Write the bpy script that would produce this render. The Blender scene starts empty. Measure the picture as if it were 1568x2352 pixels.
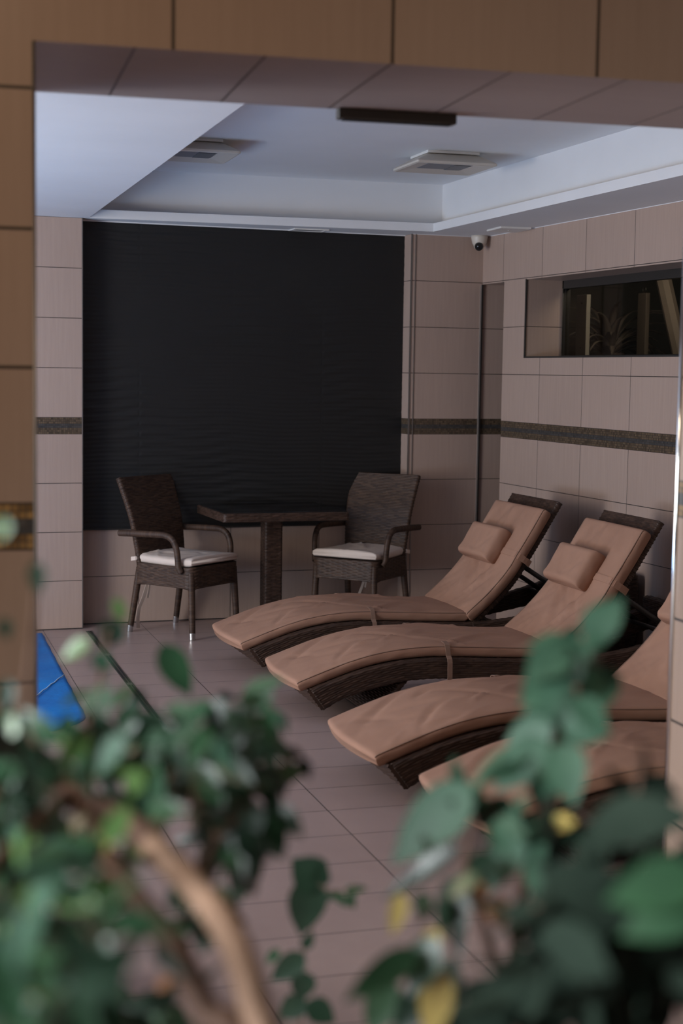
import bpy, math, random
import numpy as np
from mathutils import Vector, Matrix, noise
S = bpy.context.scene
COL = S.collection
# ------------------------------------------------------------------ camera, world, lights, exposure
FPX = 3500.0
CP = np.array([-1.6325, -9.2843, 1.6006])
CR = np.array([0.94157, -0.33649, 0.0149]); CR /= np.linalg.norm(CR)
yaw, pitch, roll = 0.3431, 0.0917, 0.0149
_f = np.array([math.sin(yaw), math.cos(yaw), 0]); _r = np.array([math.cos(yaw), -math.sin(yaw), 0]); _u = np.array([0, 0, 1.0])
CF = _f*math.cos(pitch) - _u*math.sin(pitch); _u2 = _u*math.cos(pitch) + _f*math.sin(pitch)
CR = _r*math.cos(roll) + _u2*math.sin(roll); CU = _u2*math.cos(roll) - _r*math.sin(roll)
cam = bpy.data.cameras.new('camera'); camo = bpy.data.objects.new('camera', cam); COL.objects.link(camo)
cam.sensor_fit = 'VERTICAL'; cam.sensor_height = 36; cam.sensor_width = 24; cam.lens = FPX/2352*36
camo.matrix_world = Matrix(((CR[0], CU[0], -CF[0], CP[0]), (CR[1], CU[1], -CF[1], CP[1]), (CR[2], CU[2], -CF[2], CP[2]), (0, 0, 0, 1)))
cam.dof.use_dof = True; cam.dof.focus_distance = 7.6; cam.dof.aperture_fstop = 2.6; cam.clip_start = 0.05
S.camera = camo
def at(px, py, dep):            # a point of the place, seen at that pixel, DEP metres ahead of the camera
    return CP + (CF + CR*(px-784)/FPX - CU*(py-1176)/FPX)*dep
S.view_settings.view_transform = 'Standard'; S.view_settings.look = 'None'; S.view_settings.gamma = 1
S.view_settings.use_curve_mapping = False; S.view_settings.exposure = 0.0
W = bpy.data.worlds.new('world'); S.world = W; W.use_nodes = True
W.node_tree.nodes['Background'].inputs[0].default_value = (0.75, 0.85, 1.0, 1)
W.node_tree.nodes['Background'].inputs[1].default_value = 0.04
S.cycles.use_denoising = True
S.cycles.max_bounces = 8
def area(name, loc, aim, sx, sy, watts, colour, spread=180):
    l = bpy.data.lights.new(name, 'AREA'); l.shape = 'RECTANGLE'; l.size = sx; l.size_y = sy; l.energy = watts; l.color = colour
    l.spread = math.radians(spread)
    o = bpy.data.objects.new(name, l); COL.objects.link(o); o.location = loc
    o.rotation_euler = (Vector(aim)-Vector(loc)).to_track_quat('-Z', 'Z').to_euler()
    return o
area('daylight_pool_window', (-4.6, -3.3, 1.40), (1.0, -2.1, 1.1), 5.0, 1.6, 350, (1.0, 0.94, 0.885))
area('daylight_off_the_pool', (-3.3, -2.8, 0.12), (-2.6, -2.8, 2.5), 2.6, 3.4, 190, (0.26, 0.58, 1.0))
area('daylight_garden_window', (-4.6, -9.2, 2.1), (-1.1, -8.4, 0.9), 3.0, 1.8, 78, (0.92, 0.98, 1.0), 62)
area('warm_ceiling_lamp', (-2.0, -7.4, 3.05), (-0.8, -6.6, 0.8), 0.8, 0.8, 23, (1.0, 0.76, 0.54))

# ------------------------------------------------------------------ helpers
def tag(o, label=None, cat=None, group=None, kind=None):
    if label: o['label'] = label
    if cat: o['category'] = cat
    if group: o['group'] = group
    if kind: o['kind'] = kind
    return o
def empty(name, loc, rz=0, label=None, cat=None, group=None):
    o = bpy.data.objects.new(name, None); COL.objects.link(o); o.location = loc; o.rotation_euler = (0, 0, rz)
    o.empty_display_size = 0.1
    return tag(o, label, cat, group)
def mesh_obj(name, v, f, mat, parent=None, uv=None, smooth=False, mats=None, fm=None):
    me = bpy.data.meshes.new(name)
    me.from_pydata([tuple(map(float, p)) for p in v], [], [tuple(map(int, q)) for q in f])
    for m in (mats or [mat]): me.materials.append(m)
    if uv is not None:
        l = me.uv_layers.new(name='UVMap')
        vi = np.empty(len(me.loops), dtype=np.int64); me.loops.foreach_get('vertex_index', vi)
        if isinstance(uv, list): a = np.array(uv, float)
        else: a = np.asarray(uv, float)[vi]
        l.data.foreach_set('uv', a.ravel())
    if fm is not None: me.polygons.foreach_set('material_index', np.array(fm, dtype=np.int32))
    if smooth: me.polygons.foreach_set('use_smooth', [True]*len(me.polygons))
    me.update()
    o = bpy.data.objects.new(name, me); COL.objects.link(o)
    if parent: o.parent = parent
    return o
class MB:
    """collects boxes, quads, tubes into one mesh"""
    def __init__(s): s.v = []; s.f = []; s.fm = []; s.uv = []
    def add(s, v, f, m=0, uv=None):
        b = len(s.v); s.v += [tuple(p) for p in v]; s.f += [tuple(i+b for i in q) for q in f]; s.fm += [m]*len(f)
        if uv is not None: s.uv += list(uv)
        return s
    def box(s, lo, hi, M=None, m=0):
        x0, y0, z0 = lo; x1, y1, z1 = hi
        v = [(x0, y0, z0), (x1, y0, z0), (x1, y1, z0), (x0, y1, z0), (x0, y0, z1), (x1, y0, z1), (x1, y1, z1), (x0, y1, z1)]
        if M is not None: v = [tuple(M @ Vector(p)) for p in v]
        return s.add(v, [(3, 2, 1, 0), (4, 5, 6, 7), (0, 1, 5, 4), (1, 2, 6, 5), (2, 3, 7, 6), (3, 0, 4, 7)], m)
    def quad(s, pts, uv=None, m=0): return s.add(pts, [tuple(range(len(pts)))], m, uv)
    def tube(s, pts, r, n=10, m=0, caps=True):
        pts = [Vector(p) for p in pts]; rr = r if isinstance(r, (list, tuple)) else [r]*len(pts)
        v = []; f = []; up = None
        for i, p in enumerate(pts):
            t = (pts[min(i+1, len(pts)-1)]-pts[max(i-1, 0)]).normalized()
            if up is None: up = Vector((0, 0, 1)) if abs(t.z) < .9 else Vector((1, 0, 0))
            a = t.cross(up).normalized(); b = a.cross(t).normalized(); up = b
            for k in range(n):
                th = 2*math.pi*k/n; v.append(p + (a*math.cos(th)+b*math.sin(th))*rr[i])
        for i in range(len(pts)-1):
            for k in range(n): f.append((i*n+k, i*n+(k+1) % n, (i+1)*n+(k+1) % n, (i+1)*n+k))
        if caps: f.append(tuple(range(n))[::-1]); f.append(tuple(range((len(pts)-1)*n, len(pts)*n)))
        return s.add(v, f, m)
    def build(s, name, mat, parent=None, smooth=False, bevel=0, seg=2, mats=None):
        o = mesh_obj(name, s.v, s.f, mat, parent, uv=s.uv if s.uv and len(s.uv) == sum(len(q) for q in s.f) else None, smooth=smooth, mats=mats, fm=s.fm)
        if bevel:
            b = o.modifiers.new('bevel', 'BEVEL'); b.width = bevel; b.segments = seg; b.limit_method = 'ANGLE'
        return o
def copy_tree(o, parent=None):
    c = o.copy(); COL.objects.link(c)
    if parent: c.parent = parent
    for ch in list(o.children): copy_tree(ch, c)
    return c
def smooth_path(p, n):
    p = np.asarray(p, float); out = []
    d = np.r_[0, np.cumsum(np.linalg.norm(np.diff(p, axis=0), axis=1))]
    q = np.concatenate([[2*p[0]-p[1]], p, [2*p[-1]-p[-2]]])
    for s in np.linspace(0, d[-1], n):
        i = min(max(np.searchsorted(d, s, side='right')-1, 0), len(p)-2)
        t = (s-d[i])/max(d[i+1]-d[i], 1e-9); a, b, c, e = q[i:i+4]
        out.append(.5*((2*b)+(-a+c)*t+(2*a-5*b+4*c-e)*t*t+(-a+3*b-3*c+e)*t**3))
    return np.array(out)

# ------------------------------------------------------------------ node materials
class X:
    def __init__(s, nt, k): s.nt = nt; s.k = k
    def _m(s, op, o=None, o2=None):
        n = s.nt.nodes.new('ShaderNodeMath'); n.operation = op
        for i, q in enumerate((s, o, o2)):
            if q is None: continue
            if isinstance(q, X): s.nt.links.new(q.k, n.inputs[i])
            else: n.inputs[i].default_value = q
        return X(s.nt, n.outputs[0])
    def __add__(s, o): return s._m('ADD', o)
    def __sub__(s, o): return s._m('SUBTRACT', o)
    def __mul__(s, o): return s._m('MULTIPLY', o)
    def __truediv__(s, o): return s._m('DIVIDE', o)
    def floor(s): return s._m('FLOOR')
    def near(s): return s._m('ABSOLUTE') if False else (s - (s+.5).floor())._m('ABSOLUTE')   # distance to the nearest integer
    def lt(s, o): return s._m('LESS_THAN', o)
    def gt(s, o): return s._m('GREATER_THAN', o)
    def mx(s, o): return s._m('MAXIMUM', o)
    def clamp(s):
        n = s.nt.nodes.new('ShaderNodeClamp'); s.nt.links.new(s.k, n.inputs[0]); return X(s.nt, n.outputs[0])
def new_mat(name, col=(.5, .5, .5), rough=.5, **kw):
    m = bpy.data.materials.new(name); m.use_nodes = True; nt = m.node_tree; b = nt.nodes['Principled BSDF']
    b.inputs['Base Color'].default_value = (*col, 1); b.inputs['Roughness'].default_value = rough
    for k, v in kw.items(): b.inputs[k.replace('_', ' ')].default_value = v
    return m, nt, b
def noise_tex(nt, scale, detail=3, vec=None, stretch=None, coord='Object', rough=.5):
    tc = nt.nodes.new('ShaderNodeTexCoord'); n = nt.nodes.new('ShaderNodeTexNoise')
    n.inputs['Scale'].default_value = scale; n.inputs['Detail'].default_value = detail; n.inputs['Roughness'].default_value = rough
    src = vec or tc.outputs[coord]
    if stretch:
        mp = nt.nodes.new('ShaderNodeMapping'); mp.inputs['Scale'].default_value = stretch; nt.links.new(src, mp.inputs[0]); src = mp.outputs[0]
    nt.links.new(src, n.inputs['Vector'])
    return X(nt, n.outputs['Fac'])
def mix(nt, fac, a, b):
    n = nt.nodes.new('ShaderNodeMix'); n.data_type = 'RGBA'
    if isinstance(fac, X): nt.links.new(fac.k, n.inputs[0])
    else: n.inputs[0].default_value = fac
    for q, i in ((a, 6), (b, 7)):
        if isinstance(q, tuple): n.inputs[i].default_value = (*q[:3], 1)
        else: nt.links.new(q, n.inputs[i])
    return n.outputs[2]
def bump(nt, b, h, strength=.3, dist=.01):
    n = nt.nodes.new('ShaderNodeBump'); n.inputs['Strength'].default_value = strength; n.inputs['Distance'].default_value = dist
    nt.links.new(h.k, n.inputs['Height']); nt.links.new(n.outputs[0], b.inputs['Normal'])
def simple(name, c1, c2=None, rough=.5, scale=8, detail=3, stretch=None, bmp=0, bscale=None, bdist=.002, **kw):
    m, nt, b = new_mat(name, c1, rough, **kw)
    if c2:
        f = noise_tex(nt, scale, detail, stretch=stretch)
        nt.links.new(mix(nt, ((f-.3)*2.5).clamp(), c1, c2), b.inputs['Base Color'])
    if bmp: bump(nt, b, noise_tex(nt, bscale or scale*4, 3), bmp, bdist)
    return m
def tile_mat(name, su, c1, c2, grout, mosaic=True, rough=.38, gw=.0042, sv=.3, streak=(60, 60, 3), mrow=8, am=((.060, .040, .024), (.155, .105, .062))):
    """u in tiles, v in metres; rows of sv, a mosaic band between 1.2 and 1.3"""
    m, nt, b = new_mat(name, c1, rough)
    uvn = nt.nodes.new('ShaderNodeUVMap'); sp = nt.nodes.new('ShaderNodeSeparateXYZ'); nt.links.new(uvn.outputs[0], sp.inputs[0])
    u, v = X(nt, sp.outputs[0]), X(nt, sp.outputs[1])
    v2 = v - v.gt(1.25)*.1 if mosaic else v
    g = (u.near()*su).lt(gw/2).mx(((v2/sv).near()*sv).lt(gw/2))
    tc = nt.nodes.new('ShaderNodeTexCoord')
    st = noise_tex(nt, 1.0, 4, stretch=streak, rough=.6)
    big = noise_tex(nt, 1.3, 2)
    # a small change of tone from tile to tile
    cv = nt.nodes.new('ShaderNodeCombineXYZ'); nt.links.new(u.floor().k, cv.inputs[0]); nt.links.new((v2/sv).floor().k, cv.inputs[1])
    wn = nt.nodes.new('ShaderNodeTexWhiteNoise'); nt.links.new(cv.outputs[0], wn.inputs[0]); per = X(nt, wn.outputs['Value'])
    f = ((st-.32)*1.6*.6 + (big-.4)*.5 + per*.25).clamp()
    base = mix(nt, f, c1, c2)
    base = mix(nt, g, base, grout)
    if mosaic:
        mc = .1/mrow
        inb = v.gt(1.2)*v.lt(1.3); ui = u*su/mc; vi = (v-1.2)/mc
        cv2 = nt.nodes.new('ShaderNodeCombineXYZ'); nt.links.new(ui.floor().k, cv2.inputs[0]); nt.links.new(vi.floor().k, cv2.inputs[1])
        w2 = nt.nodes.new('ShaderNodeTexWhiteNoise'); nt.links.new(cv2.outputs[0], w2.inputs[0]); rv = X(nt, w2.outputs['Value'])
        amber = mix(nt, rv, *am); grey = mix(nt, rv, (.035, .036, .038), (.075, .07, .066))
        mid = vi.gt(mrow/2-1)*vi.lt(mrow/2+1)
        mo = mix(nt, mid, amber, grey)
        mg = (ui.near()*mc).lt(.0011).mx((vi.near()*mc).lt(.0011))
        mo = mix(nt, mg, mo, (.05, .038, .03))
        base = mix(nt, inb, base, mo)
    nt.links.new(base, b.inputs['Base Color'])
    h = (g*-1.0)+st*.06
    bump(nt, b, h, .25, .004)
    return m
TC1, TC2, GR = (.40, .290, .238), (.49, .365, .303), (.055, .043, .038)
M = {}
M['tile60'] = tile_mat('beige_wall_tile', .6, TC1, TC2, GR)
M['tile54'] = tile_mat('beige_wall_tile_right', .5449, TC1, TC2, GR)
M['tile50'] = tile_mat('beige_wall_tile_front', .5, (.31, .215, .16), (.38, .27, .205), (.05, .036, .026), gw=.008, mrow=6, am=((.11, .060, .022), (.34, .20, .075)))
M['soffit'] = tile_mat('beige_soffit_tile', .29, (.30, .235, .215), (.37, .30, .275), (.05, .036, .03), mosaic=False, gw=.006, sv=9, streak=(3, 20, 20))
M['floor'] = tile_mat('floor_tile', .62, (.38, .278, .25), (.45, .335, .305), (.07, .055, .05), mosaic=False, rough=.36, gw=.0045, sv=.295, streak=(8, 8, 8))
M['plaster'] = simple('white_plaster', (.76, .76, .77), (.72, .72, .73), .8, 2, bmp=.05, bscale=120)
def wicker(name, c1, c2):
    m, nt, b = new_mat(name, c1, .52, Specular_IOR_Level=.32); at_ = nt.nodes.new('ShaderNodeAttribute'); at_.attribute_name = 'tone'
    nt.links.new(mix(nt, X(nt, at_.outputs['Fac']), c1, c2), b.inputs['Base Color']); return m
M['wicker'] = wicker('brown_wicker', (.034, .019, .013), (.068, .038, .026))
M['wicker_warm'] = wicker('brown_wound_wicker', (.040, .022, .015), (.084, .048, .031))
def fabric(name, c1, c2, s=5):
    m, nt, b = new_mat(name, c1, .85)
    f = noise_tex(nt, s, 4); nt.links.new(mix(nt, ((f-.3)*2.2).clamp(), c1, c2), b.inputs['Base Color'])
    b.inputs['Specular IOR Level'].default_value = .25
    bump(nt, b, noise_tex(nt, 900, 2) + noise_tex(nt, 9, 4)*3, .18, .004)
    return m
M['tan'] = fabric('tan_cushion_fabric', (.40, .225, .154), (.34, .188, .128))
M['tan_dark'] = fabric('tan_piping_fabric', (.27, .165, .12), (.24, .145, .105))
M['cream'] = fabric('cream_cushion_fabric', (.74, .62, .54), (.68, .56, .48))
M['chrome'] = simple('brushed_steel', (.62, .62, .62), None, .22, Metallic=1.0)
M['alu'] = simple('satin_trim', (.30, .27, .25), None, .5, Metallic=.9)
M['alu2'] = simple('pale_trim', (.50, .45, .41), None, .45, Metallic=.6)
M['darkmetal'] = simple('dark_metal', (.03, .027, .025), None, .4)
M['black'] = simple('black_plastic', (.012, .012, .013), None, .3)
M['glassblack'] = simple('dark_table_glass', (.012, .012, .013), None, .06)
M['white'] = simple('white_plastic', (.72, .70, .67), None, .45)
M['offwhite'] = simple('aged_white_plastic', (.60, .545, .475), None, .4)
M['vent'] = simple('grey_vent_metal', (.50, .48, .46), (.44, .42, .40), .45, 30)
M['hole'] = simple('dark_vent_opening', (.015, .014, .014), None, .8)
M['steel_drain'] = simple('drain_steel', (.20, .19, .18), (.03, .03, .03), .35, 25, stretch=(1, 8, 1), Metallic=.8)

# ------------------------------------------------------------------ structure
XR, K = 2.6523, 0.149          # right wall plane, depth of the recess
YF = -13.0
Rf = Matrix.Rotation(-.05, 4, 'Z')
def floor_uv(x, y):            # the floor grid is turned a little against the walls
    c, s = math.cos(.05), math.sin(.05)
    return ((x*c - y*s - .378)/.62, x*s + y*c + .285)
def poly_floor(name, pts, z, mat, kind='structure'):
    m = MB(); m.quad([(x, y, z) for x, y in pts], uv=[floor_uv(x, y) for x, y in pts]); o = m.build(name, mat); tag(o, kind=kind); return o
poly_floor('floor', [(-5, YF), (3.6, YF), (3.6, .6), (-5, .6)], 0, M['floor'])
def wall(name, rects, mat, su, u0=0, kind='structure', extra=None):
    """rects: (p0, p1, z0, z1) vertical quads from p0 to p1, u counted along p0->p1 from u0"""
    m = MB()
    for r in rects:
        p0, p1, z0, z1 = r[:4]; uu = r[4] if len(r) > 4 else u0
        L = math.hypot(p1[0]-p0[0], p1[1]-p0[1])
        m.quad([(*p0, z0), (*p1, z0), (*p1, z1), (*p0, z1)], uv=[(uu, z0), (uu+L/su, z0), (uu+L/su, z1), (uu, z1)])
    o = m.build(name, mat); tag(o, kind=kind); return o
X1, X2 = 2.1446, XR
# back wall: left pier (0 is its right edge), recess, right piece, slot far face
wall('wall_back', [((-5, 0), (0, 0), 0, 2.5, -5/.6+.9), ((0, 0), (0, K), 0, 2.5, .1), ((0, K), (X1, K), 0, 2.5, -.3821/.6),
                   ((X1, K), (X1, 0), 0, 2.5, .4), ((X1, 0), (X2+.0, 0), 0, 2.5, .08), ((X2, .012), (X2+.32, .012), 0, 2.19, .3)], M['tile60'], .6)
# black wave cladding on the recess wall
def wave_panel():
    nx, nz = 300, 330; x = np.linspace(.0, X1, nx); z = np.linspace(.602, 2.5, nz)
    Xg, Zg = np.meshgrid(x, z)
    ph = 1.1*np.sin(Xg*4.2+.7)+.8*np.sin(Xg*8.1+Zg*1.3)+.5*np.sin(Xg*13.0+Zg*4)
    ph2 = 2.3*np.sin(Xg*3.1+Zg*2.2)+1.2*np.sin(Xg*9.0-Zg*3)
    h = .0017*np.sin(Zg*2*math.pi/.062+1.7*ph)*(.5+.5*np.sin(Xg*3.7+Zg*5)) + .0008*np.sin(Zg*2*math.pi/.027+ph2)
    cell = ((Xg-.382) % .6); joint = np.minimum(cell, .6-cell)
    h = np.where(joint < .005, -.0008, h)
    Y = K-.016-h
    v = np.stack([Xg, Y, Zg], -1).reshape(-1, 3)
    i = np.arange(nx*nz).reshape(nz, nx)
    f = np.stack([i[:-1, :-1], i[:-1, 1:], i[1:, 1:], i[1:, :-1]], -1).reshape(-1, 4)
    m = simple('black_wave_tile', (.0085, .0082, .0082), (.0068, .0065, .0065), .6, 3)
    o = mesh_obj('wall_recess', v, f, m, smooth=True); tag(o, kind='structure')
    b = MB().box((0, K-.02, .594), (X1, K, .602)); tag(b.build('trim_1', M['darkmetal']), kind='structure')
wave_panel()
# right wall with the slot beside the corner and the long window
WY0, WY1, WZ0, WZ1, WD = -.648, -3.3, 1.712, 2.19, .25
SY = -.33
def uR(y): return (-.3104-y)/.5449
E1 = YF
wall('wall_right', [((XR, 0), (XR, SY), 2.19, 2.5, uR(0)), ((XR, SY), (XR, E1), 0, WZ0, uR(SY)), ((XR, SY), (XR, WY0), WZ0, WZ1, uR(SY)),
                    ((XR, WY1), (XR, E1), WZ0, WZ1, uR(WY1)), ((XR, SY), (XR, E1), WZ1, 2.5, uR(SY)), ((XR, -6.2), (XR, E1), 2.5, 3.2, uR(-6.2)),
                    ((XR, WY0), (XR+WD, WY0), WZ0, WZ1, .3), ((XR+WD, WY1), (XR, WY1), WZ0, WZ1, .2), ((XR+.32, SY), (XR, SY), 0, 2.19, .5)], M['tile54'], .5449)
m = MB()
m.quad([(XR, WY0, WZ1), (XR+WD, WY0, WZ1), (XR+WD, WY1, WZ1), (XR, WY1, WZ1)], uv=[(.1, .1)]*4)
m.quad([(XR, SY, 2.19), (XR, .012, 2.19), (XR+.32, .012, 2.19), (XR+.32, SY, 2.19)], uv=[(.1, .1), (.6, .1), (.6, .2), (.1, .2)])
tag(m.build('trim_2', M['tile54']), kind='structure')
m = MB(); m.box((XR, WY1, WZ0-.004), (XR+WD, WY0, WZ0+.002)); m.box((XR-.003, WY0-.004, WZ0-.004), (XR+.004, WY0+.010, WZ1+.004)); m.box((XR-.003, WY1, WZ0-.008), (XR+.004, WY0+.01, WZ0+.001))
tag(m.build('trim_3', M['darkmetal']), kind='structure')
tag(MB().box((XR+.3, SY, 0), (XR+.32, .012, 2.19)).build('wall_slot', M['tile54']), kind='structure')
# trims: corner profiles of the recess and of the back corner, painted shadow line at the wall foot
for i, (x0, y0, x1, y1, z0, z1) in enumerate([(X1-.006, -.003, X1+.003, .006, 0, 2.5), (X1+.022, -.0035, X1+.028, .002, 0, 2.5), (-.003, -.0035, .003, .006, 0, 2.5), (X2-.017, -.004, X2-.007, .011, 0, 2.19)]):
    tag(MB().box((x0, y0, z0), (x1, y1, z1)).build('trim_%d' % (i+4), M['alu2'] if i == 3 else M['alu']), kind='structure')
tag(MB().box((X2-.005, -.002, 0), (X2+.004, .013, 2.19)).build('trim_8', M['darkmetal']), kind='structure')
m = MB(); m.box((-5, -.004, 0), (0, -.0005, .006)); m.box((0, K-.004, 0), (X1, K-.0005, .006)); m.box((X1, -.004, 0), (X2, -.0005, .006))  # thin dark strips painted as the shadow line along the wall foot
tag(m.build('base_shadow_back', M['darkmetal']), kind='structure')
# white bead where the ceiling meets the tiles
m = MB(); m.box((X1, -.003, 2.4965), (XR, -.0005, 2.5)); m.box((XR-.003, -5.2, 2.4965), (XR-.0005, 0, 2.5)); m.box((0, K-.026, 2.494), (X1, K-.02, 2.5))
tag(m.build('trim_9', M['plaster']), kind='structure')
# ceiling: soffits at 2.5 round a coffer at 2.81 with a projecting lip
TBL, TBR, TFR, TFL = (.035, -.02), (2.206, -.203), (2.06, -5.25), (-.245, -5.25)
m = MB()
ZT = 2.81
def q3(*p): m.quad(list(p))
def P(p, z): return (p[0], p[1], z)
q3((-5, .6, 2.5), (XR, .6, 2.5), P(TBR, 2.5), P(TBL, 2.5)); q3((XR, .6, 2.5), (XR, -5.25, 2.5), P(TFR, 2.5), P(TBR, 2.5))
q3(P(TBL, 2.5), P(TFL, 2.5), (-5, -5.25, 2.5), (-5, .6, 2.5))
ring = [TBL, TBR, TFR, TFL]; ZL = 2.552
inn = [(TBL[0]-.1, TBL[1]+.1), (TBR[0]+.1, TBR[1]+.1), (TFR[0]+.1, TFR[1]-.1), (TFL[0]-.1, TFL[1]-.1)]
for i in range(4):
    a, b, c, d = ring[i], ring[(i+1) % 4], inn[(i+1) % 4], inn[i]
    q3(P(a, 2.5), P(b, 2.5), P(b, ZL), P(a, ZL)); q3(P(a, ZL), P(b, ZL), P(c, ZL), P(d, ZL)); q3(P(d, ZL), P(c, ZL), P(c, ZT), P(d, ZT))
q3(*[P(p, ZT) for p in inn])
q3((-5, -5.25, 2.5), (XR, -5.25, 2.5), (XR, -5.25, 2.52), (-5, -5.25, 2.52))
tag(m.build('ceiling', M['plaster']), kind='structure')
m = MB(); m.quad([(-5, -5.3, 3.15), (3.2, -5.3, 3.15), (3.2, YF, 3.15), (-5, YF, 3.15)])
tag(m.build('ceiling_front', simple('garden_room_ceiling', (.30, .24, .19), None, .8)), kind='structure')
# front wall with the wide opening: local u along the wall, v towards the back
A = math.atan(.1); FO = (-1.1414, -5.8977)
def fw(u, v): return (FO[0]+u*math.cos(A)+v*math.sin(A), FO[1]-u*math.sin(A)+v*math.cos(A))
TH, ZB, UR = .62, 2.30, 1.853
U0 = lambda u: (u-.311)/.5
def wallp(name, rects, mat, su):
    mm = MB()
    for a, b, z0, z1, ua in rects:
        p0, p1 = fw(*a), fw(*b); L = math.hypot(p1[0]-p0[0], p1[1]-p0[1])
        mm.quad([(*p0, z0), (*p1, z0), (*p1, z1), (*p0, z1)], uv=[(ua, z0), (ua+L/su, z0), (ua+L/su, z1), (ua, z1)])
    return mm
mm = wallp('x', [((-3.2, 0), (0, 0), 0, 2.30, U0(-3.2)+.16), ((0, 0), (0, TH), 0, ZB, .13), ((0, TH), (-3.2, TH), 0, 3.15, .2), ((-3.2, 0), (UR+2.4, 0), ZB, 3.15, U0(-3.2)+.02),
                 ((UR, TH), (UR, 0), 0, ZB, .0), ((UR, 0), (UR+2.4, 0), 0, ZB, .2), ((UR+2.4, TH), (UR, TH), 0, 3.15, .2), ((UR, TH), (0, TH), ZB, 3.15, .2)], M['tile50'], .5)
tag(mm.build('wall_front', M['tile50']), kind='structure')
mm = MB(); us = lambda u: (u-.218)/.29
mm.quad([(*fw(0, 0), ZB), (*fw(0, TH), ZB), (*fw(UR, TH), ZB), (*fw(UR, 0), ZB)], uv=[(us(0), .1), (us(0), .7), (us(UR), .7), (us(UR), .1)])
tag(mm.build('trim_10', M['soffit']), kind='structure')
def corner(name, u, v, r, z0, z1, mat):
    p = fw(u, v); b = MB().tube([(p[0], p[1], z0), (p[0], p[1], z1)], r, 12); return tag(b.build(name, mat, smooth=True), kind='structure')
corner('trim_11', UR-.001, TH-.002, .0085, 0, ZB, simple('polished_trim', (.8, .8, .8), None, .12, Metallic=1.0))
corner('trim_12', 0, 0, .004, 0, ZB, M['alu'])
# camera-side and pool-side walls
m = MB(); m.quad([(-5, YF, 0), (3.2, YF, 0), (3.2, YF, 3.15), (-5, YF, 3.15)]); tag(m.build('wall_near', simple('garden_room_plaster', (.25, .21, .17), None, .8)), kind='structure')
m = MB()
for y0, y1, z0, z1 in [(YF, .6, 0, .5), (YF, .6, 2.9, 3.15), (YF, -11.2, .5, 2.9), (-7.4, -5.7, .5, 2.9), (-1.1, .6, .5, 2.9), (-5.7, -1.1, 2.35, 2.9)]:
    m.quad([(-5, y0, z0), (-5, y1, z0), (-5, y1, z1), (-5, y0, z1)])
tag(m.build('wall_left', simple('pool_hall_plaster', (.62, .62, .62), None, .8)), kind='structure')
def window_frame(name, x, y0, y1, z0, z1, n):
    m = MB()
    for z in (z0, z1): m.box((x-.03, y0, z-.03), (x+.03, y1, z+.03))
    for i in range(n+1):
        y = y0+(y1-y0)*i/n; m.box((x-.03, y-.03, z0), (x+.03, y+.03, z1))
    return tag(m.build(name, M['white']), kind='structure')
window_frame('window_1', -5, -5.7, -1.1, .5, 2.35, 3); window_frame('window_2', -5, -11.2, -7.4, .5, 2.9, 2)

# window in the right wall, and the dark room behind its pane
XG = XR+WD
def glass_mat():
    m = bpy.data.materials.new('dark_window_glass'); m.use_nodes = True; nt = m.node_tree; nt.nodes.clear()
    o = nt.nodes.new('ShaderNodeOutputMaterial'); t = nt.nodes.new('ShaderNodeBsdfTransparent'); g = nt.nodes.new('ShaderNodeBsdfGlossy')
    t.inputs[0].default_value = (.62, .60, .56, 1); g.inputs['Roughness'].default_value = .02
    fr = nt.nodes.new('ShaderNodeLayerWeight'); fr.inputs['Blend'].default_value = .35; pw = X(nt, fr.outputs['Facing']); fa = (pw*pw*pw*pw)*.5+.035; mx = nt.nodes.new('ShaderNodeMixShader')
    nt.links.new(fa.k, mx.inputs[0]); nt.links.new(t.outputs[0], mx.inputs[1]); nt.links.new(g.outputs[0], mx.inputs[2]); nt.links.new(mx.outputs[0], o.inputs[0])
    return m
w3 = empty('window_3', (XG, -2, WZ0)); tag(w3, kind='structure')
m = MB(); m.box((0, -1.3, .428), (.05, 1.352, .478)); m.box((0, -1.3, 0), (.05, 1.352, .012)); m.box((0, 1.338, 0), (.05, 1.352, .478))
m.build('window_frame', M['darkmetal'], w3)
MB().box((-.004, 1.336, .004), (.004, 1.342, .43)).build('frame_bead', M['chrome'], w3)
MB().box((.02, -1.3, .012), (.026, 1.338, .428)).build('window_pane', glass_mat(), w3)
dk = simple('dark_room_paint', (.085, .085, .075), (.065, .066, .058), .8, 2); wd = simple('dark_wood_ceiling', (.10, .055, .045), (.08, .045, .038), .6, 3)
m = MB()
m.quad([(5.2, .6, 0), (5.2, -4, 0), (5.2, -4, 3), (5.2, .6, 3)]); m.quad([(XG+.06, .6, 0), (5.2, .6, 0), (5.2, .6, 3), (XG+.06, .6, 3)]); m.quad([(5.2, -4, 0), (XG+.06, -4, 0), (XG+.06, -4, 3), (5.2, -4, 3)])
tag(m.build('wall_back_room', dk), kind='structure')
tag(MB().quad([(XG, .6, 2.62), (5.2, .6, 2.62), (5.2, -4, 2.62), (XG, -4, 2.62)]).build('ceiling_back_room', wd), kind='structure')
tag(MB().quad([(XG, .6, 1.25), (5.2, .6, 1.25), (5.2, -4, 1.25), (XG, -4, 1.25)]).build('floor_back_room', dk), kind='structure')
l = bpy.data.lights.new('back_room_fill', 'POINT'); l.energy = 22; l.color = (1, .9, .75); l.shadow_soft_size = .2  # added unseen lamp that brightens the room behind the pane
o = bpy.data.objects.new('back_room_fill', l); COL.objects.link(o); o.location = (3.3, -1.3, 2.5)
m = MB(); m.box((2.99, -.515, 1.25), (3.02, -.475, 2.55)); m.box((3.03, -.455, 1.25), (3.06, -.405, 2.55)); tag(m.build('trim_13', simple('grey_frame_paint', (.30, .28, .25), None, .5)), kind='structure')
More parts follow.
